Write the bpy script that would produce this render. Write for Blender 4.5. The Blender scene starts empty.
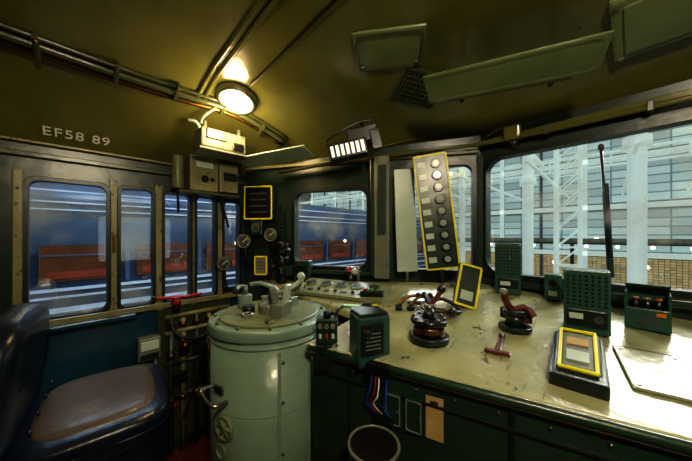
import bpy, bmesh, math, random
from mathutils import Vector, Matrix, Euler
from mathutils.bvhtree import BVHTree
random.seed(4)
D=math.radians
sc=bpy.context.scene

# ------------------------------------------------------------ materials
def S(r,g,b):
    f=lambda v:((v/255+.055)/1.055)**2.4 if v/255>.04045 else v/255/12.92
    return (f(r),f(g),f(b))
def M(name,col,rough=.45,metal=0,var=.2,scale=5,bump=.12,bscale=60,chip=None,chipt=.66,emit=None,es=1,scratch=None,brick=None):
    m=bpy.data.materials.new(name); m.use_nodes=True
    nt=m.node_tree; N=nt.nodes; L=nt.links
    b=N['Principled BSDF']
    b.inputs['Roughness'].default_value=rough; b.inputs['Metallic'].default_value=metal
    tc=N.new('ShaderNodeTexCoord')
    n=N.new('ShaderNodeTexNoise'); n.inputs['Scale'].default_value=scale; n.inputs['Detail'].default_value=6; n.inputs['Roughness'].default_value=.6
    L.new(tc.outputs['Object'],n.inputs['Vector'])
    r=N.new('ShaderNodeValToRGB')
    r.color_ramp.elements[0].position=.32; r.color_ramp.elements[1].position=.68
    r.color_ramp.elements[0].color=tuple(c*(1-var) for c in col)+(1,)
    r.color_ramp.elements[1].color=tuple(min(1,c*(1+var)) for c in col)+(1,)
    L.new(n.outputs['Fac'],r.inputs['Fac'])
    out=r.outputs['Color']
    def over(fac,colr):
        nonlocal out
        mx=N.new('ShaderNodeMixRGB'); L.new(fac,mx.inputs['Fac']); L.new(out,mx.inputs['Color1']); mx.inputs['Color2'].default_value=colr+(1,); out=mx.outputs['Color']
    if chip:
        n2=N.new('ShaderNodeTexNoise'); n2.inputs['Scale'].default_value=scale*5; n2.inputs['Detail'].default_value=7; n2.inputs['Roughness'].default_value=.7
        L.new(tc.outputs['Object'],n2.inputs['Vector'])
        r2=N.new('ShaderNodeValToRGB'); r2.color_ramp.elements[0].position=chipt; r2.color_ramp.elements[1].position=chipt+.03
        L.new(n2.outputs['Fac'],r2.inputs['Fac']); over(r2.outputs['Color'],chip)
    if scratch:
        mp=N.new('ShaderNodeMapping'); mp.inputs['Scale'].default_value=(60,7,20); mp.inputs['Rotation'].default_value=(0,0,.5)
        L.new(tc.outputs['Object'],mp.inputs['Vector'])
        n4=N.new('ShaderNodeTexNoise'); n4.inputs['Scale'].default_value=1; n4.inputs['Detail'].default_value=4; L.new(mp.outputs[0],n4.inputs['Vector'])
        r4=N.new('ShaderNodeValToRGB'); r4.color_ramp.elements[0].position=.62; r4.color_ramp.elements[1].position=.74
        L.new(n4.outputs['Fac'],r4.inputs['Fac']); over(r4.outputs['Color'],scratch)
    if brick:
        bt=N.new('ShaderNodeTexBrick'); bt.inputs['Scale'].default_value=brick[0]; bt.inputs['Mortar Size'].default_value=.02; bt.inputs['Brick Width'].default_value=brick[1]; bt.offset=0
        bt.inputs['Color1'].default_value=tuple(c*.6 for c in col)+(1,); bt.inputs['Color2'].default_value=col+(1,); bt.inputs['Mortar'].default_value=brick[2]+(1,)
        mp=N.new('ShaderNodeMapping'); mp.inputs['Rotation'].default_value=(D(90),0,0); L.new(tc.outputs['Object'],mp.inputs['Vector']); L.new(mp.outputs[0],bt.inputs['Vector'])
        out=bt.outputs['Color']
        L.new(out,b.inputs['Emission Color'])
    L.new(out,b.inputs['Base Color'])
    if bump:
        n3=N.new('ShaderNodeTexNoise'); n3.inputs['Scale'].default_value=bscale; n3.inputs['Detail'].default_value=3
        L.new(tc.outputs['Object'],n3.inputs['Vector'])
        bp=N.new('ShaderNodeBump'); bp.inputs['Strength'].default_value=bump; bp.inputs['Distance'].default_value=.01
        L.new(n3.outputs['Fac'],bp.inputs['Height']); L.new(bp.outputs['Normal'],b.inputs['Normal'])
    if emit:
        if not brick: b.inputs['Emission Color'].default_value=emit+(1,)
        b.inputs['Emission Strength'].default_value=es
    return m
DESK=M('desk_paint',S(150,150,112),.25,0,.22,4,.35,22,chip=S(62,68,42),chipt=.62,scratch=S(102,104,70))
DESK2=M('desk_casting',S(112,120,86),.3,0,.2,5,.3,30,chip=S(50,56,38),chipt=.64)
PANEL=M('panel_green',S(28,50,36),.3,0,.25,4,.25,20,chip=S(70,74,48),chipt=.70)
BOX=M('box_teal',S(38,72,64),.32,0,.2,8,.15,60,chip=S(110,120,100),chipt=.70)
BOXD=M('box_dark',S(20,30,28),.32,0,.2,8,.1)
CTRL=M('controller_sage',S(118,140,122),.26,0,.15,5,.2,18,chip=S(80,74,50),chipt=.66)
CEIL=M('ceiling_olive',S(84,84,40),.18,0,.25,2.5,.2,9,chip=S(52,52,24),chipt=.68)
VIS=M('visor_green',S(92,104,66),.25,0,.2,4,.15,15)
COVE=M('cove_green',S(56,62,38),.28,0,.2,3,.15,12)
WALL=M('wall_green',S(36,52,44),.3,0,.25,4,.2,15,chip=S(84,82,52),chipt=.68)
WALLB=M('wall_blue',S(18,58,76),.3,0,.25,4,.2,15)
POST=M('post_cream',S(120,116,78),.36,0,.25,6,.2,30,chip=S(56,42,24),chipt=.60)
FRAME=M('window_rubber',S(18,26,26),.35,0,.2,8,.1)
YEL=M('yellow_paint',S(222,210,20),.4,0,.1,10,.05)
BLK=M('black_plastic',S(16,16,16),.3,0,.2,10,.08)
GREY=M('grey_paint',S(108,112,100),.35,0,.2,10,.1,chip=S(50,50,42),chipt=.66)
PALE=M('pale_panel',S(175,190,176),.3,0,.12,6,.08,chip=S(100,110,95),chipt=.68)
STEEL=M('steel',S(150,150,145),.28,1,.15,15,.1)
BRASS=M('bronze',S(116,84,44),.35,1,.25,15,.15)
RED=M('red_paint',S(150,24,18),.35,0,.2,10,.05)
BRN=M('brown_handle',S(84,36,20),.3,0,.25,12,.1)
LEATH=M('seat_leather',S(18,26,42),.28,0,.2,8,.15,40)
SEATT=M('seat_top',S(88,76,66),.34,0,.15,4,.12,50)
FLOOR=M('floor_wood',S(90,40,20),.4,0,.35,6,.25,30)
WHITE=M('white_label',S(215,215,205),.5,0,.05,10,0)
CREAM=M('paper_tag',S(170,140,85),.6,0,.2,12,.05)
GRNL=M('green_label',S(50,170,60),.5,0,.05,10,0)
ORNG=M('amber_lens',S(200,110,30),.3,0,.1,10,0)
GLB=M('lens_grey',S(150,160,150),.15,0,.2,20,0)
DIAL=M('dial_face',S(60,66,62),.2,0,.2,20,0)
BLUE=M('blue_wire',S(30,60,170),.4,0,.05,10,0)
BULB=M('bulb_glow',(1,.9,.6),.3,0,0,5,0,emit=(1.0,.76,.40),es=18)
TUBEG=M('tube_glow',(.9,.9,.8),.3,0,0,5,0,emit=(1.0,.92,.78),es=.6)
# exterior; glow on steel, masonry, coach and machine stands in for light
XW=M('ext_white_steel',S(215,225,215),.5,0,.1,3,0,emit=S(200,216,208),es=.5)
XG=M('ext_ground',S(95,85,70),.7,0,.3,1.5,.1)
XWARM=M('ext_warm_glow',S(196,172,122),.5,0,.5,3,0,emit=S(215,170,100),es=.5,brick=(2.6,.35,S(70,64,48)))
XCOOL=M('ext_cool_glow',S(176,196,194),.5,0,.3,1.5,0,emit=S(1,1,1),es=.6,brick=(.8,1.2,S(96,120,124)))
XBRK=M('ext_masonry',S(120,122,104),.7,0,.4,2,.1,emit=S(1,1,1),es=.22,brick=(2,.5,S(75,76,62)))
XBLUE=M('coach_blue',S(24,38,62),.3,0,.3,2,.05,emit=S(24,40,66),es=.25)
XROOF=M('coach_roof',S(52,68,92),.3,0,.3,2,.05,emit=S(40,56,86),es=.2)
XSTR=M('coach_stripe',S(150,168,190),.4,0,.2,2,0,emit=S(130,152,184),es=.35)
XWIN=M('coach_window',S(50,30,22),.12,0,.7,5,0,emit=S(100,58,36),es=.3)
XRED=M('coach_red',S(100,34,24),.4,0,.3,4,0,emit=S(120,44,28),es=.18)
XDK=M('ext_dark',S(25,28,30),.6,0,.3,2,0)
XTREE=M('ext_brown_machine',S(95,62,40),.5,0,.4,2,.1,emit=S(90,55,30),es=.12)
XLAMP=M('ext_lamp',(1,1,1),.5,0,0,2,0,emit=(1,.92,.75),es=6)
g=bpy.data.materials.new('window_glass'); g.use_nodes=True
nt=g.node_tree; nt.nodes.clear(); N=nt.nodes.new
o=N('ShaderNodeOutputMaterial'); t=N('ShaderNodeBsdfTransparent'); gl=N('ShaderNodeBsdfGlossy'); mx=N('ShaderNodeMixShader'); df=N('ShaderNodeBsdfDiffuse'); mx2=N('ShaderNodeMixShader')
gl.inputs['Roughness'].default_value=.02; mx.inputs['Fac'].default_value=.14
df.inputs['Color'].default_value=(.6,.65,.62,1)
t.inputs['Color'].default_value=(.95,.97,.97,1)
tc=N('ShaderNodeTexCoord'); ns=N('ShaderNodeTexNoise'); ns.inputs['Scale'].default_value=4; ns.inputs['Detail'].default_value=8; mr=N('ShaderNodeMapRange'); mr.inputs['From Min'].default_value=.50; mr.inputs['From Max'].default_value=.8; mr.inputs['To Max'].default_value=.5
nt.links.new(tc.outputs['Object'],ns.inputs['Vector']); nt.links.new(ns.outputs['Fac'],mr.inputs['Value']); nt.links.new(mr.outputs[0],mx2.inputs['Fac'])
nt.links.new(t.outputs[0],mx2.inputs[1]); nt.links.new(df.outputs[0],mx2.inputs[2])
nt.links.new(mx2.outputs[0],mx.inputs[1]); nt.links.new(gl.outputs[0],mx.inputs[2]); nt.links.new(mx.outputs[0],o.inputs['Surface'])
GLASS=g

# ------------------------------------------------------------ builder
class MB:
    def __init__(s,name): s.name=name; s.bm=bmesh.new(); s.mats=[]; s.T=Matrix.Identity(4)
    def mi(s,m):
        if m not in s.mats: s.mats.append(m)
        return s.mats.index(m)
    def add(s,tb,mat,smooth=False,mx=None):
        i=s.mi(mat)
        X=s.T@(mx if mx else Matrix.Identity(4))
        bmesh.ops.transform(tb,matrix=X,verts=tb.verts)
        for f in tb.faces:
            f.material_index=i; f.smooth=smooth
        me=bpy.data.meshes.new('tmp'); tb.to_mesh(me); tb.free(); s.bm.from_mesh(me); bpy.data.meshes.remove(me)
    def box(s,c,d,mat,rot=(0,0,0),bev=.004,seg=2):
        tb=bmesh.new(); bmesh.ops.create_cube(tb,size=1,matrix=Matrix.Diagonal((*d,1)))
        if bev>0:
            bmesh.ops.bevel(tb,geom=tb.edges[:],offset=min(bev,min(d)*.45),segments=seg,affect='EDGES',profile=.5)
        s.add(tb,mat,False,Matrix.Translation(c)@Euler([D(a) for a in rot]).to_matrix().to_4x4())
        return s
    def cyl(s,p0,p1,r,mat,r2=None,seg=24,bev=0):
        p0=Vector(p0);p1=Vector(p1); v=p1-p0; tb=bmesh.new()
        bmesh.ops.create_cone(tb,cap_ends=True,segments=seg,radius1=r,radius2=r if r2 is None else r2,depth=v.length)
        if bev: 
            ed=[e for e in tb.edges if abs(e.verts[0].co.z-e.verts[1].co.z)<1e-6]
            bmesh.ops.bevel(tb,geom=ed,offset=bev,segments=2,affect='EDGES',profile=.5)
        q=v.to_track_quat('Z','Y').to_matrix().to_4x4()
        i=s.mi(mat); X=s.T@Matrix.Translation((p0+p1)/2)@q
        for f in tb.faces: f.smooth=len(f.verts)==4; f.material_index=i
        bmesh.ops.transform(tb,matrix=X,verts=tb.verts)
        me=bpy.data.meshes.new('tmp'); tb.to_mesh(me); tb.free(); s.bm.from_mesh(me); bpy.data.meshes.remove(me)
        return s
    def sph(s,c,r,mat,sc3=(1,1,1),seg=20,rot=(0,0,0)):
        tb=bmesh.new(); bmesh.ops.create_uvsphere(tb,u_segments=seg,v_segments=seg//2,radius=r)
        s.add(tb,mat,True,Matrix.Translation(c)@Euler([D(a) for a in rot]).to_matrix().to_4x4()@Matrix.Diagonal((*sc3,1))); return s
    def torus(s,c,axis,R,r,mat,seg=28,rs=8):
        tb=bmesh.new(); V=[]
        for i in range(seg):
            a=2*math.pi*i/seg
            V.append([tb.verts.new(((R+r*math.cos(2*math.pi*j/rs))*math.cos(a),(R+r*math.cos(2*math.pi*j/rs))*math.sin(a),r*math.sin(2*math.pi*j/rs))) for j in range(rs)])
        for i in range(seg):
            for j in range(rs):
                tb.faces.new((V[i][j],V[(i+1)%seg][j],V[(i+1)%seg][(j+1)%rs],V[i][(j+1)%rs]))
        q=Vector(axis).to_track_quat('Z','Y').to_matrix().to_4x4()
        s.add(tb,mat,True,Matrix.Translation(c)@q); return s
    def tube(s,pts,r,mat,seg=10,smoothit=True):
        P=[Vector(p) for p in pts]
        if smoothit and len(P)>2:
            Q=[]
            for i in range(len(P)-1):
                a=P[max(i-1,0)];b=P[i];c=P[i+1];d=P[min(i+2,len(P)-1)]
                for k in range(5):
                    t=k/5; Q.append(.5*((2*b)+(c-a)*t+(2*a-5*b+4*c-d)*t*t+(-a+3*b-3*c+d)*t**3))
            Q.append(P[-1]); P=Q
        tb=bmesh.new(); R=[]; up=None
        for i,p in enumerate(P):
            tg=(P[min(i+1,len(P)-1)]-P[max(i-1,0)]).normalized()
            if up is None:
                up=tg.orthogonal().normalized()
            else:
                up=(up-tg*up.dot(tg)).normalized()
            sd=tg.cross(up)
            R.append([tb.verts.new(p+r*(math.cos(2*math.pi*j/seg)*up+math.sin(2*math.pi*j/seg)*sd)) for j in range(seg)])
        for i in range(len(R)-1):
            for j in range(seg):
                tb.faces.new((R[i][j],R[i][(j+1)%seg],R[i+1][(j+1)%seg],R[i+1][j]))
        tb.faces.new(R[0][::-1]); tb.faces.new(R[-1])
        s.add(tb,mat,True); return s
    def prism(s,pts,h,mat,bev=0):
        tb=bmesh.new(); T=[tb.verts.new(p) for p in pts]; B=[tb.verts.new((p[0],p[1],p[2]-h)) for p in pts]
        n=len(pts); top=tb.faces.new(T); tb.faces.new(B[::-1])
        for i in range(n): tb.faces.new((T[i],B[i],B[(i+1)%n],T[(i+1)%n]))
        bmesh.ops.recalc_face_normals(tb,faces=tb.faces)
        if bev: bmesh.ops.bevel(tb,geom=[e for e in tb.edges if e in top.edges],offset=bev,segments=3,affect='EDGES',profile=.5)
        s.add(tb,mat); return s
    def superq(s,c,d,mat,e1=.35,e2=.35,rot=(0,0,0),nu=48,nv=24):
        tb=bmesh.new(); R=[]
        sg=lambda v,e: math.copysign(abs(v)**e,v)
        for i in range(nv+1):
            ph=-math.pi/2+math.pi*i/nv
            R.append([tb.verts.new((d[0]/2*sg(math.cos(ph),e1)*sg(math.cos(2*math.pi*j/nu),e2),d[1]/2*sg(math.cos(ph),e1)*sg(math.sin(2*math.pi*j/nu),e2),d[2]/2*sg(math.sin(ph),e1))) for j in range(nu)])
        for i in range(nv):
            for j in range(nu):
                tb.faces.new((R[i][j],R[i][(j+1)%nu],R[i+1][(j+1)%nu],R[i+1][j]))
        bmesh.ops.remove_doubles(tb,verts=tb.verts,dist=1e-5)
        s.add(tb,mat,True,Matrix.Translation(c)@Euler([D(a) for a in rot]).to_matrix().to_4x4()); return s
    def ring(s,x0,x1,z0,z1,w,t,mat,rad=.05,y=0,seg=6):
        def rr(x0,x1,z0,z1,r):
            out=[]
            for cx,cz,a0 in ((x1-r,z1-r,0),(x0+r,z1-r,90),(x0+r,z0+r,180),(x1-r,z0+r,270)):
                for k in range(seg+1):
                    a=D(a0+90*k/seg); out.append((cx+r*math.cos(a),cz+r*math.sin(a)))
            return out
        I=rr(x0,x1,z0,z1,rad); O=rr(x0-w,x1+w,z0-w,z1+w,max(rad+w*.6,.002)); n=len(I)
        tb=bmesh.new()
        L=[[tb.verts.new((a,yy,b)) for a,b in q] for q,yy in ((I,y-t/2),(O,y-t/2),(O,y+t/2),(I,y+t/2))]
        for k in range(4):
            A=L[k];B=L[(k+1)%4]
            for i in range(n): tb.faces.new((A[i],A[(i+1)%n],B[(i+1)%n],B[i]))
        bmesh.ops.recalc_face_normals(tb,faces=tb.faces)
        s.add(tb,mat); return s
    def flat(s,z=0): s.T=Matrix.Translation((0,0,z))@Matrix.Rotation(D(90),4,'X'); return s
    def ident(s): s.T=Matrix.Identity(4); return s
    def done(s,loc=(0,0,0),rot=(0,0,0)):
        me=bpy.data.meshes.new(s.name); s.bm.to_mesh(me); s.bm.free()
        for m in s.mats: me.materials.append(m)
        ob=bpy.data.objects.new(s.name,me); sc.collection.objects.link(ob)
        ob.location=loc; ob.rotation_euler=[D(a) for a in rot]
        return ob

# ------------------------------------------------------------ cab shell
A0=(-1.8,.8); C=(-.50,1.533); E=(1.0,1.45)
def wall(name,p0,p1,z0,z1,holes,mat,th=.06,mat2=None,split=None):
    p0=Vector(p0);p1=Vector(p1); L=(p1-p0).length; ang=math.degrees(math.atan2(p1.y-p0.y,p1.x-p0.x))
    us=sorted({0,L,*[h[0] for h in holes],*[h[1] for h in holes]}); zs={z0,z1,*[h[2] for h in holes],*[h[3] for h in holes]}
    if split: zs.add(split)
    zs=sorted(zs)
    b=MB(name)
    for i in range(len(us)-1):
        for j in range(len(zs)-1):
            cu=(us[i]+us[i+1])/2; cz=(zs[j]+zs[j+1])/2
            if any(h[0]<cu<h[1] and h[2]<cz<h[3] for h in holes): continue
            b.box((cu,th/2,cz),(us[i+1]-us[i],th,zs[j+1]-zs[j]),mat2 if (mat2 and cz<split) else mat,bev=0)
    return b.done((p0.x,p0.y,0),(0,0,ang)),ang
def window(i,p0,ang,u0,u1,z0,z1,rad=.04,w=.02,mat=FRAME):
    b=MB('window_%d'%i)
    b.ring(u0+.006,u1-.006,z0+.006,z1-.006,w,.05,mat,rad,y=.0)
    b.ring(u0-.012,u1+.012,z0-.012,z1+.012,.014,.03,WALL,rad+.01,y=-.005)
    b.box(((u0+u1)/2,.02,(z0+z1)/2),(u1-u0,.004,z1-z0),GLASS,bev=0)
    return b.done((p0[0],p0[1],0),(0,0,ang))
LW=[(-.167,.097,.871,1.497),(.139,.283,.871,1.497),(.329,.466,.871,1.49),(.493,.609,.871,1.485),(.655,.765,.90,1.47)]
hl=[(a+1.2,b+1.2,c,d) for a,b,c,d in LW]
wall('wall_left',(-1.8,-1.2),A0,0,1.72,hl,WALL,mat2=WALLB,split=.871)
for i,h in enumerate(hl): window(i+1,(-1.8,-1.2),90,*h,rad=.035 if i<1 else .022,w=.016)
hA=(.389,.873,1.05,1.53); hB=(1.08,1.455,1.05,1.64)
_,angL=wall('wall_front_left',A0,C,0,1.85,[hA,hB],WALL)
window(6,A0,angL,*hA,rad=.06,w=.022); window(7,A0,angL,*hB,rad=.05,w=.02)
hR=(.03,.86,1.05,1.65)
_,angR=wall('wall_front_right',C,E,0,1.87,[hR],WALL)
window(8,C,angR,*hR,rad=.08,w=.022)
hr=(.5,1.3,.9,1.5)
wall('wall_right',E,(1.0,-1.2),0,1.8,[hr],WALL)
window(9,E,-90,*hr,rad=.05)
wall('wall_back',(1.0,-1.2),(-1.8,-1.2),0,2.1,[],WALL)
b=MB('floor'); b.prism([(-1.8,-1.2,0),(1,-1.2,0),(1,1.45,0),(-.5,1.533,0),(-1.8,.8,0)],.08,FLOOR); b.done()
outl=[(-1.8,-1.2,1.66),(-1.8,-.6,1.66),(-1.8,0,1.66),(-1.8,.4,1.66),(-1.8,.8,1.68),(-1.47,.986,1.72),(-1.135,1.175,1.76),(-.8,1.364,1.78),(-.50,1.533,1.79),(-.1,1.51,1.79),(.3,1.49,1.79),(1,1.45,1.78),(1,.7,1.7),(1,0,1.7),(1,-1.2,1.66),(0,-1.2,1.8),(-1,-1.2,1.8)]
ts=[0,.06,.12,.18,.24,.32,.4,.5,.6,.8,1]; zs=[0,.22,.4,.54,.65,.75,.82,.89,.93,.98,1]
V=[];F=[];n=len(outl)
for t_,z in zip(ts,zs):
    for o_ in outl: V.append((o_[0]*(1-t_)-.3*t_,o_[1]*(1-t_)-.2*t_,o_[2]+(2.05-o_[2])*z))
for j in range(len(ts)-1):
    for i in range(n): F.append((j*n+i,j*n+(i+1)%n,(j+1)*n+(i+1)%n,(j+1)*n+i))
bvh=BVHTree.FromPolygons([Vector(v) for v in V],F)
me=bpy.data.meshes.new('ceiling'); me.from_pydata(V,[],F); me.materials.append(CEIL)
for p in me.polygons: p.use_smooth=True
ob=bpy.data.objects.new('ceiling',me); sc.collection.objects.link(ob)
def cz(x,y):
    h=bvh.ray_cast(Vector((x,y,0)),Vector((0,0,1)))
    return (h[0].z,h[1]) if h[0] else (1.8,Vector((0,0,-1)))
def cpt(x,y,off=0):
    return Vector((x,y,cz(x,y)[0]-off))
def on_ceil(b,x,y,rz=0,off=0.0):
    z,nr=cz(x,y)
    if nr.z>0: nr=-nr
    X=Vector((math.cos(D(rz)),math.sin(D(rz)),0)); X=(X-nr*X.dot(nr)).normalized(); Z=-nr; Y=Z.cross(X)
    mt=Matrix((X,Y,Z)).transposed().to_4x4(); mt.translation=Vector((x,y,z))+nr*off
    ob=b.done(); ob.matrix_world=mt; return ob
b=MB('ceiling_rib')
for dx in (0,.03): b.tube([cpt(x/20,.40+dx+.02*(x/20+1.4)/.7,.004) for x in range(-29,17)],.010,CEIL,8,False)
b.done()
b=MB('ceiling_seam')
b.tube([cpt(-1.7+k*.1,.93+.045*k,.002) for k in range(12)],.006,CEIL,6,False)
b.done()
b=MB('ceiling_cable')
b.tube([cpt(-1.2,.56,.012),cpt(-1.07,.57,.01),cpt(-.85,.575,.01),cpt(-.6,.58,.01),cpt(-.3,.6,.01),cpt(.3,.62,.01)],.005,BLK); b.done()
b=MB('ceiling_conduit')
pp=[(-1.41,-1.05),(-1.41,-.6),(-1.41,-.187),(-1.42,.1),(-1.42,.35),(-1.41,.6),(-1.385,.865)]
b.tube([cpt(x,y,.016) for x,y in pp],.015,COVE,12)
b.tube([cpt(x-.035,y,.012) for x,y in pp],.012,BRASS,8)
b.tube([cpt(x+.028,y,.010) for x,y in pp],.009,COVE,8)
for k in range(9):
    y=-.95+k*.21; b.box(cpt(-1.412,y,.018),(.095,.016,.030),COVE,(0,-22,0)); b.sph(cpt(-1.375,y,.03),.006,BRASS,seg=8)
b.done()
b=MB('trim_1'); b.box((-1.79,-.2,1.60),(.03,2.0,.022),COVE); b.box((-1.79,-.2,1.655),(.035,2.0,.012),POST); b.done()
b=MB('trim_2')
for y,w_ in ((.118,.036),(.306,.038),(.479,.02),(.632,.03),(-.19,.03)):
    b.box((-1.79,y,1.18),(.03,w_,.70),POST)
    b.sph((-1.772,y,1.45),.005,STEEL,seg=8);b.sph((-1.772,y,.93),.005,STEEL,seg=8)
b.box((-1.78,.118,1.2),(.02,.012,.08),BRASS); b.cyl((-1.77,.118,1.25),(-1.74,.118,1.25),.008,BRASS,seg=10)
b.box((-1.79,.1,.855),(.05,1.3,.03),POST); b.box((-1.77,-.05,.835),(.09,.5,.02),WALLB); b.done()
b=MB('trim_3')
b.T=Matrix.Translation((A0[0],A0[1],0))@Matrix.Rotation(D(angL),4,'Z')
b.box((.75,-.012,1.70),(1.45,.03,.02),POST); b.box((.63,-.02,1.02),(.6,.05,.025),WALL)
b.T=Matrix.Translation((C[0],C[1],0))@Matrix.Rotation(D(angR),4,'Z')
b.box((.75,-.015,1.735),(1.5,.03,.03),CEIL); b.box((.75,-.02,1.012),(1.46,.05,.03),WALL)
b.ident(); b.box((-.497,1.515,1.35),(.03,.03,.66),WALL,(0,0,12)); b.done()

cu=bpy.data.curves.new('cab_number_lettering','FONT'); cu.body='EF58 89'; cu.size=.062; cu.space_character=1.12; cu.align_x='CENTER'; cu.extrude=.001
tx=bpy.data.objects.new('cab_number_lettering',cu); sc.collection.objects.link(tx); cu.materials.append(WHITE)
h=bvh.ray_cast(Vector((-1.3,-.01,1.705)),Vector((-1,0,-.0)))
nr=h[1]; nr=nr if nr.x>0 else -nr
X=Vector((0,1,0)); Y=nr.cross(X)
mt=Matrix((X,Y,nr)).transposed().to_4x4(); mt.translation=h[0]+nr*.004-Y*.015; tx.matrix_world=mt

# ------------------------------------------------------------ desk
def dz(x,y): return .86+.157*(y-(.785+.28*x))
def ye(x): return .785+.28*x
b=MB('control_desk')
LX=-.772
P=[(.99,ye(.99)),(LX,ye(LX)),(LX-.01,.85),(-1.68,.85),(-1.68,.862),(-.51,1.51),(.99,1.435)]
b.prism([(x,y,dz(x,y)) for x,y in P],.03,DESK,bev=.01)
b.tube([(x,ye(x)+.004,.846) for x in (.98,.4,0,-.4,LX+.01)],.013,PANEL,10,False)
def slab(p,q,z0,z1,mat,th=.02):
    p=Vector(p);q=Vector(q);c=(p+q)/2;L=(q-p).length;a=math.degrees(math.atan2(q.y-p.y,q.x-p.x))
    b.box((c.x,c.y,(z0+z1)/2),(L,th,z1-z0),mat,(0,0,a),bev=.003)
slab((.98,ye(.98)+.03),(LX+.01,ye(LX)+.03),0,.83,PANEL)
slab((LX+.01,ye(LX)+.03),(LX-.01,.87),0,.82,PANEL); slab((LX,.87),(-1.65,.87),0,.83,PANEL)
for x in (-.18,-.62,.35):
    slab((x,ye(x)+.017),(x+.012,ye(x+.012)+.017),0.05,.82,BOXD,.012)
slab((.9,ye(.9)+.015),(-.74,ye(-.74)+.015),.765,.775,BOXD,.01)
for k in range(16):
    x=-.7+k*.1; b.sph((x,ye(x)+.016,.80),.005,STEEL,seg=8)
b.done()
b=MB('desk_hatch_plate'); b.box((0,0,.002),(.135,.205,.006),DESK,bev=.003)
b.flat(.005).ring(-.062,.062,-.098,.098,.003,.003,PANEL,.01); b.ident()
for x in(-.052,.052):
    for y in(-.085,.085): b.cyl((x,y,.004),(x,y,.008),.004,STEEL,seg=8)
ob=b.done((.085,1.04,dz(.085,1.04)+.003))
nrm=Vector((.044,-.157,1)).normalized(); Xv=Vector((math.cos(D(10)),math.sin(D(10)),0)); Xv=(Xv-nrm*Xv.dot(nrm)).normalized(); Yv=nrm.cross(Xv)
m_=Matrix((Xv,Yv,nrm)).transposed().to_4x4(); m_.translation=ob.location.copy(); ob.matrix_world=m_

b=MB('dial_instrument_panel')
tb=bmesh.new(); w=.25
prof=[(-.10,0),(.08,0),(.08,.060),(.06,.060),(-.10,.016)]
A_=[tb.verts.new((-w,y,z)) for y,z in prof];B_=[tb.verts.new((w,y,z)) for y,z in prof]
tb.faces.new(A_[::-1]);tb.faces.new(B_)
for i in range(5): tb.faces.new((A_[i],A_[(i+1)%5],B_[(i+1)%5],B_[i]))
bmesh.ops.recalc_face_normals(tb,faces=tb.faces); b.add(tb,DESK2)
b.T=Matrix.Translation((0,-.02,.038))@Matrix.Rotation(D(15.4),4,'X')
for k in range(5):
    x=-.2+k*.095; b.cyl((x,.03,-.01),(x,.03,.006),.036,DESK2,seg=24,bev=.002); b.cyl((x,.03,.003),(x,.03,.0075),.029,BLK,seg=24); b.cyl((x,.03,.006),(x,.03,.0085),.018,DIAL,seg=20)
for k in range(5): b.cyl((-.21+k*.1,-.04,0),(-.21+k*.1,-.04,.012),.009,BLK if k%2 else BRN,seg=12); b.box((-.16+k*.1,-.045,.002),(.035,.015,.004),BOXD)
b.done((-1.03,1.0,dz(-1.03,1.0)-.010),(0,0,19))

# ------------------------------------------------------------ master controller
b=MB('master_controller')
R=.232; H0=.055
b.cyl((0,0,.03),(0,0,.835+H0),R,CTRL,seg=64); b.cyl((0,0,0),(0,0,.045),R+.02,CTRL,seg=64,bev=.01)
b.cyl((0,0,.820+H0),(0,0,.862+H0),R+.010,CTRL,seg=64,bev=.008)
b.cyl((0,0,.862+H0),(0,0,.872+H0),R-.03,DESK2,seg=48,bev=.003)
b.torus((0,0,.80+H0),(0,0,1),R,.006,CTRL,48,6); b.torus((0,0,.62),(0,0,1),R-.001,.003,CTRL,48,6)
def on(ang,z,r=R): return Vector((r*math.cos(D(ang)),r*math.sin(D(ang)),z))
for a in range(-180,180,30): b.cyl(on(a,.862+H0,R-.012),on(a,.872+H0,R-.012),.007,STEEL,seg=8)
for a in(-22,8):
    b.box(on(a,.45,R+.001),(.006,.012,.78),CTRL,(0,0,a),.002)
    for z in(.12,.3,.48,.66,.8): b.sph(on(a+3,z,R+.001),.006,STEEL,seg=8)
b.box(on(-78,.70,R+.004),(.01,.05,.03),STEEL,(0,0,-78)); b.tube([on(-84,.71,R+.01),on(-86,.70,R+.05),on(-70,.68,R+.055),on(-66,.675,R+.01)],.007,STEEL)
b.sph(on(-86,.702,R+.05),.014,STEEL,seg=12)
b.torus(on(-72,.57,R+.002),on(-72,0,1),.040,.007,DESK2); 
for k in range(3):
    dv=Vector((-math.sin(D(-72)),math.cos(D(-72)),0)); a=D(60*k); v=(dv*math.cos(a)+Vector((0,0,1))*math.sin(a))*.038; c=on(-72,.57,R+.002); b.cyl(c-v,c+v,.005,DESK2,seg=6)
b.torus(on(-76,.48,R+.002),on(-76,0,1),.025,.005,DESK2)
b.T=Matrix.Translation((0,0,H0))
b.cyl((.02,.0,.87),(.02,0,.905),.06,GREY,seg=32,bev=.004); b.cyl((.02,0,.9),(.02,0,.945),.022,STEEL,seg=20)
b.tube([(.02,0,.94),(.05,.04,.955),(.08,.10,.965)],.010,GREY); b.cyl((.08,.10,.95),(.08,.10,1.01),.012,PALE,seg=16); b.sph((.08,.10,1.015),.018,PALE,seg=14)
b.cyl((-.12,-.06,.87),(-.12,-.06,.93),.030,CTRL,seg=20,bev=.004); b.cyl((-.12,-.06,.93),(-.12,-.06,.97),.010,STEEL,seg=12)
b.tube([(-.12,-.06,.965),(-.09,-.10,.975),(-.05,-.13,.965)],.008,GREY); b.sph((-.05,-.13,.965),.014,BOXD,seg=12)
b.box((.085,.0,.895),(.05,.09,.05),GREY,(0,0,30)); b.box((.10,.015,.95),(.018,.035,.09),PALE,(0,10,30)); b.box((.075,-.03,.95),(.014,.03,.07),GREY,(8,-10,30))
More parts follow.
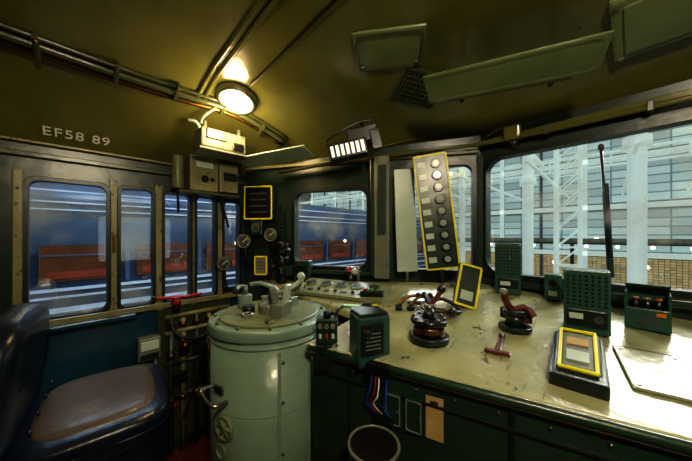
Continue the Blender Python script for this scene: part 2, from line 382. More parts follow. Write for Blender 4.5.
b.tube([(.1,.02,.97),(.12,.06,1.0),(.135,.075,1.03)],.009,PALE); b.cyl((-.04,-.08,.87),(-.04,-.08,.90),.025,BOXD,seg=16); b.box((-.03,.1,.89),(.09,.05,.04),CTRL,(0,0,20)); b.cyl((-.06,.1,.9),(-.06,.1,.96),.012,GREY,seg=12)
b.cyl((.15,-.09,.87),(.15,-.09,.885),.015,STEEL,seg=12); b.box((-.15,.06,.885),(.05,.03,.03),GREY,(0,0,60))
b.tube([(-.10,.12,.88),(-.13,.10,.93),(-.17,.04,.96),(-.2,.0,.955)],.010,CTRL); b.box((-.02,-.02,.885),(.05,.03,.03),GREY,(0,0,10)); b.torus((.03,-.12,.885),(0,0,1),.02,.005,STEEL)
b.ident()
b.done((-1.035,.578,0))

# ------------------------------------------------------------ seat
b=MB('driver_seat')
b.superq((0,0,.575),(.53,.42,.12),LEATH,.35,.45); b.superq((0,0,.603),(.45,.34,.10),SEATT,.45,.55)
tbp=[(.262*math.copysign(abs(math.cos(D(a)))**.45,math.cos(D(a))),.207*math.copysign(abs(math.sin(D(a)))**.45,math.sin(D(a))),.577) for a in range(0,365,5)]
b.tube(tbp,.006,LEATH,8,False)
b.superq((0,0,.42),(.50,.40,.26),LEATH,.2,.45)
b.cyl((0,0,.02),(0,0,.32),.05,BOXD,seg=20); b.cyl((0,0,0),(0,0,.03),.16,BOXD,seg=28,bev=.006)
b.superq((-.0,-.235,.77),(.56,.13,.46),LEATH,.5,.5,(-8,0,0))
for x in (-.18,-.06,.06,.18):
    for z in (.66,.80,.92): b.sph((x,-.168-(z-.78)*.14,z),.01,BLK,(1,.6,1),8)
b.tube([(.2,-.24,.4),(.22,-.27,.6),(.21,-.29,.75)],.012,BOXD)
b.done((-1.39,.055,0),(0,0,-4))

# ------------------------------------------------------------ left wall fittings
b=MB('wall_junction_box'); b.box((0,-.03,0),(.10,.06,.12),GREY,bev=.008); b.box((0,-.062,.02),(.08,.008,.05),PALE); b.box((0,-.062,-.035),(.08,.008,.03),BOXD); b.cyl((.03,-.03,-.06),(.03,-.03,-.2),.008,GREY,seg=10); b.done((-1.8,.26,.64),(0,0,90))
b=MB('pipe_manifold')
for k,y in enumerate((.36,.42,.49,.56,.62)):
    b.cyl((-1.76,y,.02),(-1.76,y,.80-.03*(k%2)),.014,POST if k%2 else WALL,seg=14)
    for z in(.3,.55,.72): b.cyl((-1.76,y,z),(-1.76,y,z+.03),.021,BRASS,seg=8)
for z in (.33,.52,.70,.79): b.cyl((-1.755,.33,z),(-1.755,.68,z),.012,WALL if z<.6 else POST,seg=12)
b.box((-1.74,.50,.60),(.04,.06,.09),BOXD); b.sph((-1.72,.42,.62),.03,BRASS,(1,1,1),14); b.box((-1.73,.6,.45),(.05,.08,.12),WALL); b.box((-1.75,.40,.44),(.05,.07,.06),BOXD)
b.tube([(-1.74,.35,.75),(-1.69,.40,.68),(-1.68,.5,.66),(-1.72,.6,.70)],.009,BLK); b.tube([(-1.73,.55,.62),(-1.68,.52,.5),(-1.69,.45,.35),(-1.74,.42,.2)],.008,BRASS)
b.box((-1.785,.5,.45),(.01,.40,.78),COVE); b.box((-1.77,.37,.28),(.04,.05,.02),RED)
b.done()
b=MB('shutoff_valve'); b.cyl((0,0,-.05),(0,0,.03),.018,BRASS,seg=14); b.sph((0,0,.01),.026,RED,seg=14); b.tube([(0,-.10,.045),(.01,-.05,.04),(0,0,.035),(0,.05,.03),(.0,.13,.035)],.009,RED); b.torus((0,.0,.035),(0,0,1),.028,.006,RED); b.sph((0,-.10,.045),.012,BLK,seg=10); b.done((-1.735,.38,.865))
b=MB('overhead_relay_box'); b.box((0,0,0),(.23,.12,.10),GREY,(0,0,0),.008); b.box((-.04,-.064,.02),(.10,.01,.05),VIS); b.box((.07,-.064,-.02),(.06,.01,.04),BLK); b.box((0,.0,-.06),(.25,.14,.012),GREY); b.tube([(-.10,0,.05),(-.12,0,.08),(-.15,.02,.09)],.008,PALE)
for x in(-.09,-.03,.03,.09): b.sph((x,-.062,.04),.005,STEEL,seg=8)
b.cyl((.1,0,.05),(.1,0,.10),.01,GREY,seg=10); b.cyl((-.08,0,.05),(-.08,0,.10),.01,GREY,seg=10); b.done((-1.51,.54,1.750),(0,0,90))
b=MB('wall_equipment_cabinet'); b.box((0,-.06,0),(.15,.13,.20),POST,bev=.006); b.box((.135,-.06,-.01),(.11,.14,.17),POST,bev=.006); b.cyl((-.12,-.06,-.09),(-.12,-.06,.09),.03,POST,seg=20,bev=.004); b.box((0,-.127,.05),(.09,.006,.035),PALE); b.cyl((.0,-.126,-.03),(.0,-.132,-.03),.02,BLK,seg=16); b.cyl((.04,-.126,-.03),(.04,-.132,-.03),.012,BLK,seg=12); b.box((.14,-.132,.0),(.08,.006,.05),BOXD); b.box((0.04,-.06,-.11),(.33,.13,.015),COVE)
b.tube([(-.12,-.06,-.09),(-.12,-.07,-.16),(-.11,-.03,-.22)],.007,BLK); b.tube([(.1,-.1,-.11),(.12,-.09,-.2),(.16,-.05,-.3)],.007,BLK)
b.done((-1.765,.50,1.60),(0,0,90))
def FL(u,off):
    a=D(angL); return (A0[0]+math.cos(a)*u+math.sin(a)*off, A0[1]+math.sin(a)*u-math.cos(a)*off)
def at(b,u,off,z,rz=None,rx=0,ry=0):
    p=FL(u,off); return b.done((p[0],p[1],z),(rx,ry,angL if rz is None else rz))
def label_panel(name,w,h,rows,face=BLK):
    b=MB(name); b.box((0,.012,0),(w,.02,h),BOXD,bev=.003); b.ring(-w/2+.010,w/2-.010,-h/2+.010,h/2-.010,.009,.012,YEL,.004,y=-.002)
    b.box((0,-.001,0),(w-.02,.006,h-.02),face,bev=0)
    for i in range(rows): b.box((0,-.005,h/2-.03-(h-.06)*(i+.5)/rows),(w*.6,.003,(h-.06)/rows*.25),DIAL,bev=0)
    return b
b=label_panel('route_indicator_panel',.20,.22,4); b.tube([(0,.02,.1),(0,.07,.12)],.008,BOXD); at(b,.16,.07,1.46,35)
b=label_panel('small_notice_panel',.085,.12,3,GREY); b.tube([(0,.02,-.05),(0,.04,-.1)],.005,BOXD); at(b,.22,.13,1.06,40)
def gauge(name,r=.05,stem=.1):
    b=MB(name); b.cyl((0,.03,0),(0,-.015,0),r,BLK,seg=32,bev=.004); b.torus((0,-.016,0),(0,1,0),r*.92,.004,GREY,32,6); b.cyl((0,-.014,0),(0,-.0175,0),r*.85,DIAL,seg=32); b.box((.01,-.019,.008),(r*1.0,.002,.003),WHITE,(0,-40,0),0)
    for k in range(9):
        a=D(-40+k*32); b.box((r*.7*math.cos(a),-.0185,r*.7*math.sin(a)),(.006,.001,.002),WHITE,(0,-math.degrees(a),0),0)
    b.tube([(0,.02,-r*.8),(0,.02,-r-stem*.5),(0.01,.05,-r-stem)],.006,BRASS); return b
at(gauge('pressure_gauge',.045,.12),.07,.09,1.21,48)
at(gauge('pressure_gauge',.042,.10),.25,.06,1.25,38)
at(gauge('pressure_gauge',.04,.14),-.02,.17,1.07,52)
b=MB('radio_handset'); b.box((0,0,0),(.09,.06,.14),BLK,bev=.01); b.superq((0,-.045,.055),(.055,.04,.05),BLK,.6,.6); b.superq((0,-.045,-.055),(.055,.04,.05),BLK,.6,.6); b.superq((0,-.05,0),(.03,.028,.14),BLK,.5,.5)
b.tube([(0,-.05,-.08),(.02,-.06,-.13),(.0,-.04,-.17),(-.03,-.02,-.15),(-.03,.0,-.07)],.006,BLK); at(b,.325,.05,1.13,35)
b=MB('coiled_cable')
b.tube([(.012*math.cos(k*.9),.012*math.sin(k*.9),-.0022*k) for k in range(110)],.0035,BLK,6,False); at(b,.31,.055,1.46)
b=MB('wall_speaker_box'); b.box((0,0,0),(.08,.06,.10),PANEL,bev=.008); b.cyl((0,-.03,0),(0,-.036,0),.03,BLK,seg=20)
for k in range(4): b.torus((0,-.037,0),(0,1,0),.007+k*.007,.0015,GREY,20,4)
at(b,.14,.045,1.30,42)
b=MB('air_control_stand')
b.cyl((0,0,0),(0,0,.14),.035,BOXD,seg=20,bev=.005); b.cyl((0,0,.14),(0,0,.17),.05,BOXD,seg=24,bev=.006); b.tube([(0,0,.175),(.03,-.05,.20),(.08,-.08,.21)],.010,STEEL); b.sph((.08,-.08,.21),.018,BLK,seg=12); b.tube([(0,0,.1),(-.06,-.02,.1),(-.08,-.02,.02)],.01,BRASS); b.box((.06,0,.08),(.05,.05,.06),WALL)
b.cyl((.0,0,.175),(0,0,.20),.015,BRN,seg=12); b.done((-1.49,.91,dz(-1.49,.91)),(0,0,30))
b=MB('switch_box'); b.box((0,0,.07),(.10,.07,.14),WALL,bev=.006); b.box((0,-.038,.08),(.07,.006,.07),BOXD); b.cyl((-.02,-.04,.03),(-.02,-.055,.03),.008,BLK,seg=10); b.cyl((.02,-.04,.03),(.02,-.055,.03),.008,RED,seg=10); b.done((-1.36,.985,dz(-1.36,.985)),(0,0,32))
b=MB('bell_signal'); b.cyl((0,0,0),(0,0,.07),.012,STEEL,seg=12); b.sph((0,0,.085),.032,RED,(1,1,.7),18); b.cyl((0,0,.07),(0,0,.08),.042,BOXD,seg=20); b.sph((.03,-.03,.08),.02,PALE,seg=12); b.cyl((.045,-.0,.0),(.045,0,.10),.01,GREY,seg=10); b.done((-1.08,1.12,dz(-1.08,1.12)),(0,0,30))
b=MB('pale_visor_plate'); b.box((0,0,0),(.44,.14,.008),PALE,bev=.003); b.tube([(-.15,.06,0),(-.15,.08,.02)],.006,STEEL); b.tube([(.15,.06,0),(.15,.08,.02)],.006,STEEL); b.done((-1.38,.79,1.70),(-8,-5,30))

# ------------------------------------------------------------ pillar, white panel, tall indicator
b=MB('pillar_conduit_box'); b.box((0,0,0),(.085,.07,.70),GREY,bev=.006); b.box((.0,-.037,.1),(.05,.006,.40),WALL); b.box((-.055,.0,0),(.03,.05,.68),PANEL,bev=.006)
for z in(-.3,-.1,.3): b.sph((.03,-.036,z),.006,STEEL,seg=8)
at(b,.965,.04,1.35)
b=MB('notice_board_panel'); b.box((0,0,0),(.11,.012,.56),PALE,bev=.004); b.box((0,.02,0),(.05,.03,.4),PANEL); b.cyl((0,.01,-.27),(0,.02,-.33),.008,STEEL,seg=8); at(b,1.10,.10,1.33,42,0,-2)
b=MB('fault_indicator_panel')
W_,H_=.165,.585
b.box((0,.02,0),(W_,.04,H_),BOXD,bev=.004); b.ring(-W_/2+.009,W_/2-.009,-H_/2+.009,H_/2-.009,.009,.014,YEL,.004,y=-.002); b.box((0,-.001,0),(W_-.02,.006,H_-.02),WALL,bev=0)
for k in range(9):
    z=H_/2-.05-k*.0605
    b.cyl((.025,0,z),(.025,-.014,z),.025,BLK,seg=20,bev=.002); b.cyl((.025,-.013,z),(.025,-.018,z),.015,GLB,seg=20); b.box((-.045,-.006,z),(.038,.004,.028),PALE,bev=0)
b.cyl((0,.05,-.20),(.0,.07,-.37),.012,BOXD,seg=12); b.tube([(0,.04,.2),(.0,.10,.26),(.0,.16,.27)],.008,BOXD)
b.done((-.625,1.27,1.368),(0,-6.8,32))
b=label_panel('leaning_meter_panel',.095,.19,1,WALL); b.cyl((0,0,.04),(0,-.008,.04),.03,DIAL,seg=20); b.box((0,-.006,-.045),(.05,.004,.04),PALE,bev=0); b.box((0,.03,-.02),(.06,.04,.1),BOXD); b.done((-.44,1.19,1.03),(-22,16,35))
b=MB('cable_connector'); b.tube([(0,0,.01),(.05,-.01,.03),(.10,-.05,.02),(.13,-.12,.01),(.10,-.15,.01)],.008,BLK); b.box((0,0,.02),(.05,.03,.03),BLK); b.sph((.10,-.15,.015),.016,BLK,seg=10); b.box((.05,-.06,.012),(.05,.02,.02),WHITE,(0,0,40)); b.done((-.58,1.12,dz(-.58,1.12)),(0,0,20))

# ------------------------------------------------------------ desk items
def perf_box(name,w,d,h,rows,cols,frac=(.35,.95)):
    b=MB(name); b.box((0,0,h/2),(w,d,h),BOX,bev=.005)
    z0=h*frac[0];z1=h*frac[1]
    for i in range(rows):
        for j in range(cols):
            x=-w*.40+w*.80*j/(cols-1); z=z0+(z1-z0-.01)*i/(rows-1)
            b.box((x,-d/2,z),(.0065,.002,.007),BLK,bev=0)
            if j<cols//2+1: 
                yy=-d*.38+d*.76*j/(cols//2); b.box((-w/2,yy,z),(.002,.0055,.006),BLK,bev=0)
    for x in(-w*.45,w*.45):
        for z in(.01,h-.01): b.sph((x,-d/2,z),.003,STEEL,seg=6)
    return b
b=perf_box('perforated_meter_box',.115,.09,.205,8,7,(.45,.95)); b.box((0,-.048,.05),(.10,.008,.055),BOXD); b.cyl((.03,-.05,.05),(.03,-.057,.05),.012,STEEL,seg=12); b.box((-.025,-.053,.055),(.035,.003,.018),PALE,bev=0)
b.done((-.06,1.21,dz(-.06,1.21)),(0,0,4))
b=MB('meter_console_base'); b.box((0,0,.018),(.112,.25,.036),BOXD,bev=.006)
b.T=Matrix.Translation((0,-.01,.045))@Matrix.Rotation(D(10),4,'X')
b.box((0,0,-.004),(.092,.17,.020),BOXD); b.box((0,0,.008),(.06,.14,.006),GREY,bev=0)
for x in(-.036,.036): b.box((x,0,.012),(.009,.17,.010),YEL)
for y in(-.081,.081): b.box((0,y,.012),(.080,.009,.010),YEL)
b.box((0,.03,.013),(.045,.03,.004),CREAM,bev=0); b.box((0,-.03,.013),(.045,.04,.004),PALE,bev=0)
b.done((-.065,.965,dz(-.065,.965)-.002),(9,0,4))
b=perf_box('perforated_relay_box',.105,.07,.235,9,7,(.40,.95)); b.box((0,-.037,.05),(.08,.006,.045),BOXD); b.box((-.01,-.041,.05),(.04,.003,.018),PALE,bev=0); b.done((-.345,1.43,dz(-.345,1.43)),(0,0,12))
b=MB('open_terminal_box'); 
b.box((0,.035,.065),(.10,.01,.13),BOX);b.box((-.047,0,.06),(.008,.08,.12),BOX);b.box((.047,0,.06),(.008,.08,.12),BOX);b.box((0,0,.005),(.10,.08,.01),BOX);b.box((0,-.036,.035),(.10,.008,.07),BOX);b.box((0,.0,.045),(.088,.06,.04),BLK)
for x in(-.025,.0,.025): b.cyl((x,-.005,.055),(x,-.005,.095),.010,BLK,seg=14); b.cyl((x,-.005,.095),(x,-.005,.101),.008,ORNG if x>.01 else CREAM,seg=14)
b.box((0,-.041,.03),(.05,.004,.025),DIAL,bev=0); b.box((.03,-.041,.055),(.02,.004,.012),ORNG,bev=0); b.box((0,.0,.135),(.10,.06,.006),BOX,(-20,0,0))
b.done((.085,1.33,dz(.085,1.33)),(0,0,-4))
b=MB('toggle_switch_box'); b.box((0,0,.06),(.06,.05,.11),BOX,bev=.006); b.cyl((0,-.025,.08),(0,-.032,.08),.014,BLK,seg=14); b.box((0,-.028,.035),(.03,.004,.02),PALE,bev=0); b.done((-.175,1.43,dz(-.175,1.43)),(0,0,4))
b=MB('brake_valve')
b.cyl((0,0,0),(0,0,.02),.068,BOXD,seg=36,bev=.004); b.cyl((0,0,.02),(0,0,.060),.054,BRASS,.050,36); b.cyl((0,0,.057),(0,0,.075),.062,BLK,seg=36,bev=.005)
for k in range(8):
    a=D(k*45); b.cyl((.052*math.cos(a),.052*math.sin(a),.074),(.052*math.cos(a),.052*math.sin(a),.083),.006,STEEL,seg=6)
b.cyl((0,0,.074),(0,0,.105),.024,BOXD,.016,18); b.cyl((0,0,.10),(0,0,.122),.012,STEEL,seg=12)
b.tube([(0,0,.115),(-.01,.05,.125),(-.03,.10,.128)],.010,BLK); b.tube([(0,0,.12),(.02,.03,.135),(.035,.06,.16)],.009,BRN); b.sph((.035,.06,.165),.016,BLK,seg=12); b.sph((-.03,.10,.128),.014,BLK,seg=12)
b.done((-.445,.85,dz(-.445,.85)),(0,0,20))
b=MB('brake_valve')
b.cyl((0,0,0),(0,0,.015),.052,BOXD,seg=32,bev=.003); b.cyl((0,0,.015),(0,0,.055),.033,BOXD,.026,24); b.cyl((0,0,.052),(0,0,.07),.038,BOXD,seg=28,bev=.004)
b.tube([(0,0,.06),(-.02,-.02,.09),(-.03,-.025,.125)],.012,BRN); b.sph((-.03,-.025,.13),.014,GREY,seg=12); b.tube([(0,0,.07),(.03,.01,.08),(.055,.0,.055)],.011,BRN); b.box((.02,.02,.045),(.05,.03,.045),BRN,(0,0,30)); b.box((-.03,.02,.05),(.03,.04,.04),BOXD,(0,0,-20))
b.done((-.24,1.085,dz(-.24,1.085)))
b=MB('loose_key_lever'); b.box((0,.05,.008),(.016,.11,.008),BRN,(0,0,0),.002); b.box((.0,-.015,.009),(.07,.016,.009),BRN,(0,0,0),.002); b.cyl((0,.095,.005),(0,.095,.02),.010,STEEL,seg=12); b.done((-.245,.905,dz(-.245,.905)),(8,0,8))
b=MB('edge_control_box'); b.box((0,0,.08),(.11,.085,.155),BOX,bev=.007); b.box((-.01,-.045,.09),(.08,.006,.10),BOXD); b.cyl((-.03,-.048,.11),(-.03,-.056,.11),.012,STEEL,seg=12); b.box((.057,0,.10),(.004,.05,.02),PALE,bev=0); b.box((0,0,.162),(.10,.075,.01),BOXD)
for k in range(5): b.box((-.01,-.049,.06+k*.012),(.05,.002,.003),GREY,bev=0)
b.done((-.560,.668,.836),(0,0,66))
b=MB('edge_switch_cluster'); b.box((0,0,.05),(.075,.055,.085),PANEL,bev=.005)
for x in(-.022,.0,.022): b.cyl((x,-.028,.07),(x,-.04,.07),.008,GREY,seg=10); b.box((x,-.031,.035),(.010,.008,.018),PALE if x else RED)
b.cyl((0,.0,.09),(0,0,.115),.014,BLK,seg=14); b.tube([(.03,0,.09),(.04,.0,.12),(.06,.01,.13)],.006,STEEL); b.box((-.01,-.02,-.04),(.06,.03,.09),BOXD); b.done((-.715,.62,dz(-.715,.62)),(0,0,45))
b=MB('desk_gauge_box'); b.box((0,0,.04),(.08,.06,.075),BOXD,bev=.006); b.cyl((0,-.03,.045),(0,-.037,.045),.026,GREY,seg=20); b.cyl((0,-.036,.045),(0,-.039,.045),.02,BLK,seg=20); b.done((-.69,.77,dz(-.69,.77)),(0,0,40))
b=MB('rotary_selector_switch'); b.box((0,0,.02),(.07,.06,.04),PANEL,bev=.005); b.cyl((0,0,.04),(0,0,.055),.022,BLK,seg=20,bev=.002); b.box((0,0,.06),(.035,.008,.014),GREY,(0,0,30)); b.done((-.735,.86,dz(-.735,.86)),(0,0,30))
b=MB('push_button_station'); b.box((0,0,.022),(.11,.05,.045),BOXD,(0,0,0),.005)
for k,m in enumerate((RED,GRNL,GREY)): b.cyl((-.035+k*.035,-.005,.045),(-.035+k*.035,-.005,.055),.010,m,seg=14)
b.done((-.83,1.01,dz(-.83,1.01)),(0,0,28))
b=MB('green_name_plate'); b.box((0,0,0),(.10,.025,.006),GRNL,bev=.001); b.box((0,0,.0035),(.08,.008,.001),WHITE,bev=0); b.done((-.86,.895,dz(-.86,.895)+.004),(8,0,35))
b=MB('yellow_tag'); b.box((0,0,.012),(.08,.012,.006),YEL,(20,0,0)); b.box((.03,0,.006),(.012,.012,.014),BOXD); b.done((-.775,.93,dz(-.775,.93)),(0,0,60))
b=MB('lever_pair')
for k in(0,.05): b.cyl((k,0,0),(k,0,.02),.016,BOXD,seg=14); b.tube([(k,0,.02),(k+.03,.02,.05),(k+.08,.03,.06)],.007,BRASS); b.sph((k+.085,.03,.062),.012,BLK,seg=10)
b.done((-.66,.99,dz(-.66,.99)),(0,0,35))
b=MB('cable_bundle')
for k in range(4): b.tube([(0,k*.02,.006),(.06,.03+k*.014,.012),(.12,.0+k*.02,.006),(.2,.04+k*.012,.008)],.004+.001*(k%2),BRASS if k==1 else BLK,6)
b.box((.21,.07,.01),(.03,.05,.02),BOXD); b.done((-.66,1.06,dz(-.66,1.06)+.002),(0,0,-25))
b=MB('hanging_wires')
for k,(m,dx) in enumerate(((BLUE,0),(RED,.012),(WHITE,.022),(BLK,.034),(BLUE,.044))):
    x=-.515+dx; y=ye(x)-.012
    b.tube([(x,y+.0,.85),(x+.01,y-.02,.80-.01*k),(x-.015,y-.01,.74),(x+.01,y+.015,.70)],.0025,m,6)
b.box((-.49,ye(-.49)+.008,.695),(.06,.03,.03),BOXD,(0,0,16)); b.box((-.495,ye(-.495)-.012,.845),(.07,.03,.035),BLK,(0,0,16)); b.done()
def onpanel(b,x,z,off=.0): return b.done((x,ye(x)+.018-off,z),(0,0,15.6))
b=MB('paper_tag'); b.box((0,0,0),(.048,.004,.12),CREAM,bev=.001); b.box((0,-.003,.045),(.02,.003,.01),STEEL,bev=0); onpanel(b,-.350,.735,.004)
for x in (-.465,-.405):
    b=MB('fuse_door'); b.box((0,0,0),(.050,.012,.10),PANEL,bev=.003); b.ring(-.020,.020,-.042,.042,.003,.004,GREY,.004,y=-.007); b.cyl((.014,-.006,0),(.014,-.014,0),.004,STEEL,seg=8); onpanel(b,x,.725,.005)
b=MB('waste_bin'); b.cyl((0,0,0.0),(0,0,.69),.052,BOXD,.066,28); b.torus((0,0,.69),(0,0,1),.067,.004,GREY,32,8); b.cyl((0,0,.685),(0,0,.692),.06,BLK,seg=28); b.box((0,-.064,.62),(.07,.006,.03),WHITE,bev=0); b.done((-.450,.555,0),(0,0,40))

# ------------------------------------------------------------ ceiling items
def lamp(x,y,power,col):
    b=MB('ceiling_lamp'); b.cyl((0,0,0),(0,0,-.022),.098,POST,.092,40,bev=.004); b.torus((0,0,-.022),(0,0,1),.084,.010,STEEL,40,8)
    b.sph((0,0,-.018),.070,BULB,(1,1,.5),28); b.torus((0,0,-.05),(0,0,1),.045,.003,STEEL,28,6)
    for k in range(3):
        a=D(k*60); b.box((.090*math.cos(a),.090*math.sin(a),-.02),(.016,.016,.012),BRASS)
    ob=on_ceil(b,x,y,0,0)
    l=bpy.data.lights.new('lamp_bulb','POINT'); l.energy=power; l.color=col; l.shadow_soft_size=.05
    lo=bpy.data.objects.new('lamp_bulb',l); sc.collection.objects.link(lo); lo.parent=ob; lo.location=(0,0,-.13)
    return ob
lamp(-1.33,.555,7,(1,.70,.32)); lamp(.35,.0,36,(1,.86,.60))  # second one is an unseen fill lamp, added behind the camera
b=MB('lamp_cable'); b.tube([cpt(-1.41,.50,.02),cpt(-1.45,.46,.04),cpt(-1.48,.44,.05),(-1.50,.44,1.83)],.006,PALE); b.done()
b=MB('sun_visor'); b.box((0,0,0),(.54,.135,.008),VIS,bev=.003); b.flat(-.003).ring(-.256,.256,-.054,.054,.010,.006,VIS,.02); b.ident()
b.tube([(-.15,.06,0),(-.15,.11,.02),(-.15,.14,.05)],.007,COVE); b.tube([(.15,.06,0),(.15,.11,.02),(.15,.14,.05)],.007,COVE); b.cyl((-.2,.07,0),(.2,.07,0),.008,COVE,seg=12)
b.done((-.270,1.06,1.822),(-20,3,15))
b=MB('ceiling_hatch'); b.box((0,0,0),(.27,.19,.014),VIS,bev=.006); b.flat(-.007).ring(-.12,.12,-.08,.08,.008,.010,COVE,.03); b.ident()
for x in(-.11,.11): b.cyl((x,.06,-.006),(x,.06,-.014),.008,STEEL,seg=10)
on_ceil(b,-.62,.86,35,.004)
b=MB('ventilation_grille'); b.box((0,0,0),(.23,.19,.012),COVE,bev=.003); b.box((0,0,-.004),(.20,.16,.01),BLK,bev=0)
for k in range(12): b.box((-.09+k*.0164,0,-.012),(.003,.16,.006),COVE,bev=0)
for k in range(6): b.box((0,-.06+k*.024,-.014),(.195,.003,.004),COVE,bev=0)
on_ceil(b,-.63,1.11,60,.004)
b=MB('ceiling_junction_cover'); b.box((0,0,-.012),(.26,.24,.035),VIS,bev=.01); b.box((0,0,-.032),(.2,.18,.008),VIS,bev=.003)
for x in(-.11,.11):
    for y in(-.1,.1): b.cyl((x,y,-.028),(x,y,-.036),.008,STEEL,seg=8)
on_ceil(b,.13,1.22,-3,.0)
b=MB('indicator_light_unit'); b.box((0,0,0),(.20,.07,.085),BLK,bev=.006)
for k in range(7): b.box((-.078+k*.026,-.036,0),(.015,.008,.056),TUBEG,bev=.002)
b.box((.09,.03,.065),(.16,.08,.08),BLK,(0,0,0),.006); b.tube([(-.09,0,.04),(-.09,0,.08),(.08,.0,.13),(.17,.0,.12)],.005,BLK); b.box((.15,.0,.02),(.05,.06,.10),BOXD); b.tube([(.1,.03,.09),(.1,.04,.14)],.010,BLK)
b.done((-.960,.975,1.685),(0,-12,42))
b=MB('wiper_motor'); b.box((0,0,0),(.07,.06,.07),CEIL,bev=.01); b.cyl((0,0,-.03),(0,.02,-.06),.018,BOXD,seg=14); b.tube([(0,0,.03),(-.05,0,.04),(-.12,.0,.02)],.008,COVE); b.done((-.33,1.46,1.735),(0,0,-4))
b=MB('windscreen_wiper'); b.cyl((-.030,1.575,1.62),(-.006,1.575,1.10),.006,BLK,seg=8); b.box((-.004,1.57,1.27),(.012,.012,.40),BLK,(0,-2.6,0)); b.cyl((-.03,1.60,1.62),(-.03,1.53,1.62),.01,BLK,seg=10); b.done()
b=MB('front_header_conduit'); b.tube([(.9,1.40,1.70),(.3,1.44,1.71),(-.2,1.47,1.715),(-.5,1.45,1.72),(-.8,1.30,1.71),(-1.2,1.06,1.68),(-1.5,.90,1.65)],.011,CEIL)
for x in(.5,.1,-.2): b.box((x,1.46,1.715),(.02,.04,.04),COVE)
b.done()

# ------------------------------------------------------------ exterior
b=MB('station_ground'); b.box((0,6,-1.35),(60,50,.1),XG,bev=0); b.done()
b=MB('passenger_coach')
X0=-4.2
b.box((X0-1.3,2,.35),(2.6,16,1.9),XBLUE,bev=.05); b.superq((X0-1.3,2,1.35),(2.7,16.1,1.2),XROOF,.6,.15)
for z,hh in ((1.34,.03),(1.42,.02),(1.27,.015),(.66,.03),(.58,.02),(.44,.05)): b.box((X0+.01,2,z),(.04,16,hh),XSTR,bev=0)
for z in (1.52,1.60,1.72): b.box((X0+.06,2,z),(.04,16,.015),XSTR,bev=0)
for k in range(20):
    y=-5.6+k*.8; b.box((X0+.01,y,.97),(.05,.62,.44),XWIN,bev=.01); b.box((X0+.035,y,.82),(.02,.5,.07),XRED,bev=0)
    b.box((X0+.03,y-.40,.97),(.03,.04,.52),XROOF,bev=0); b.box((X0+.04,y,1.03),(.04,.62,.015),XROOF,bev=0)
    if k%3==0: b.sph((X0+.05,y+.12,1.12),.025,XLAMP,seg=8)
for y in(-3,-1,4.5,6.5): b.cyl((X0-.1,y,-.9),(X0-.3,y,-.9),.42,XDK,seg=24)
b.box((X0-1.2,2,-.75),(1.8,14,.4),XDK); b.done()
b=MB('platform_railing')
for z in(.55,.46,.36): b.cyl((-3.1,-5,z),(-3.1,7,z),.010,XSTR,seg=8)
for k in range(9): b.cyl((-3.1,-5+k*1.5,-1.3),(-3.1,-5+k*1.5,.56),.015,XROOF,seg=8)
b.done()
b=MB('station_building')
b.box((-3,15,3),(36,.4,9),XBRK,bev=0)
for i in range(22):
    x=-18+i*1.5
    for j,(z,h) in enumerate(((-.4,1.5),(1.4,1.6),(3.3,1.6),(5.1,1.4))):
        m=XWARM if j==0 else XCOOL
        b.box((x,14.75,z),(1.38,.1,h),m,bev=0)
    b.box((x-.69,14.62,2.5),(.05,.1,6.5),XROOF,bev=0)
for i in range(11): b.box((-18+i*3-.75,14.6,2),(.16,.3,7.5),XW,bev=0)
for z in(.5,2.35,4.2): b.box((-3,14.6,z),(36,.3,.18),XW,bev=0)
for i in range(24): b.sph((-16+i*1.3,14.2,.1+1.0*(i%3==0)),.07,XLAMP,seg=8)
b.done()
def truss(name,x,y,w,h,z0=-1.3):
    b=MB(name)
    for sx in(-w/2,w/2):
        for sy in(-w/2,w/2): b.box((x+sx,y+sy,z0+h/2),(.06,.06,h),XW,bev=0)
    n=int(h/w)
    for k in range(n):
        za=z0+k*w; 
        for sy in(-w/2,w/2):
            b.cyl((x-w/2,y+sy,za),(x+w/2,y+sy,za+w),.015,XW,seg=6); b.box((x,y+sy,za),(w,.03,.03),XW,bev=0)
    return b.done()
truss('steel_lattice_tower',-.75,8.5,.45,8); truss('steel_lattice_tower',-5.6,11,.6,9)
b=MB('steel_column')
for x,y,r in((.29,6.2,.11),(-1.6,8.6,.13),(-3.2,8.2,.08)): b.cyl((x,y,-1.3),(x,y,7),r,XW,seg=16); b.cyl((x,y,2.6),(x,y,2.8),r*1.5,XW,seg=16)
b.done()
b=MB('roof_truss')
for y in(8,11.5):
    for z in(3.4,3.8): b.box((-3,y,z),(24,.10,.07),XW,bev=0)
    for k in range(16): b.box((-15+k*1.5,y,3.6),(.04,.05,.4),XW,bev=0)
for x in(-7,-4.5,-2,.5,3): b.box((x,9,4.1),(.12,9,.14),XW,bev=0)
for k in range(8): b.box((-6+k*1.25,8.5,2.5),(.05,6.5,.05),XW,bev=0)
b.done()
b=MB('platform_canopy_edge'); b.box((-2.5,12.6,1.05),(16,.3,.16),XBRK,bev=0); b.box((-2.5,12.4,.95),(16,.04,.06),XDK,bev=0)
for k in range(11): b.box((-10+k*1.5,12.6,-.2),(.1,.1,2.4),XDK,bev=0)
for k in range(22): b.sph((-9.6+k*.75,12.3,.86),.05,XLAMP,seg=8)
b.done()
b=MB('parked_locomotive'); b.box((3.3,9,.0),(3.6,1.6,1.9),XTREE,bev=.1); b.box((3.3,9,1.05),(3.4,1.4,.25),XDK,bev=.08)
for k in range(5): b.box((2.0+k*.65,8.18,.35),(.42,.05,.45),XWARM,bev=.01)
for k in range(4): b.cyl((2.1+k*.8,8.2,-.95),(2.1+k*.8,8.35,-.95),.35,XDK,seg=20)
b.done()
b=MB('station_bench')
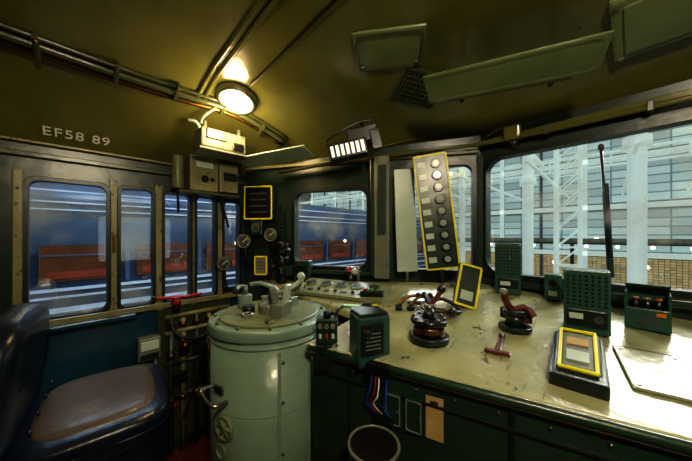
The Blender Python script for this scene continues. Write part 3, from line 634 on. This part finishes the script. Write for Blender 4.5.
for i in range(7):
    x=-3+i*.8; b.box((x,7.2,-.55),(.6,.35,.06),XTREE); b.box((x,7.4,-.3),(.6,.05,.4),XTREE)
    for sx in(-.25,.25): b.box((x+sx,7.2,-.92),(.05,.3,.74),XDK)
b.done()

def area(name,loc,tgt,size,en,col):
    l=bpy.data.lights.new(name,'AREA'); l.energy=en; l.size=size; l.color=col
    o=bpy.data.objects.new(name,l); sc.collection.objects.link(o); o.location=loc
    o.rotation_euler=(Vector(tgt)-Vector(loc)).to_track_quat('-Z','Y').to_euler()
area('window_fill_light',(.6,4.0,3.4),(-.2,1.0,.95),1.4,200,(1,.96,.84))  # unseen area lights, added outside to push light in through the windows
area('window_fill_light',(-2.6,3.6,3.2),(-.8,.9,.95),1.2,150,(.92,.97,.95))
area('window_fill_light',(-3.3,.5,3.6),(-1.2,.2,.6),1.2,90,(.55,.75,1))
w=bpy.data.worlds.new('World'); sc.world=w; w.use_nodes=True
nt=w.node_tree; bg=nt.nodes['Background']; tc=nt.nodes.new('ShaderNodeTexCoord'); sp=nt.nodes.new('ShaderNodeSeparateXYZ'); rp=nt.nodes.new('ShaderNodeValToRGB'); mr=nt.nodes.new('ShaderNodeMapRange')
nt.links.new(tc.outputs['Generated'],sp.inputs[0]); nt.links.new(sp.outputs['X'],mr.inputs['Value']); mr.inputs['From Min'].default_value=-1; mr.inputs['From Max'].default_value=.3
nt.links.new(mr.outputs[0],rp.inputs['Fac']); rp.color_ramp.elements[0].color=(.05,.11,.26,1); rp.color_ramp.elements[1].color=(.60,.72,.74,1)
nt.links.new(rp.outputs['Color'],bg.inputs['Color']); bg.inputs['Strength'].default_value=.8

cam=bpy.data.cameras.new('camera'); co=bpy.data.objects.new('camera',cam); sc.collection.objects.link(co)
co.location=(0,0,1.25); co.rotation_euler=(D(90),0,D(45)); cam.sensor_width=36; cam.lens=13.786; cam.shift_y=.0065; cam.clip_start=.02
sc.camera=co
sc.view_settings.view_transform='Standard'
for lk in ('Medium High Contrast','Standard - Medium High Contrast'):
    try: sc.view_settings.look=lk; break
    except Exception: pass
sc.view_settings.exposure=.25
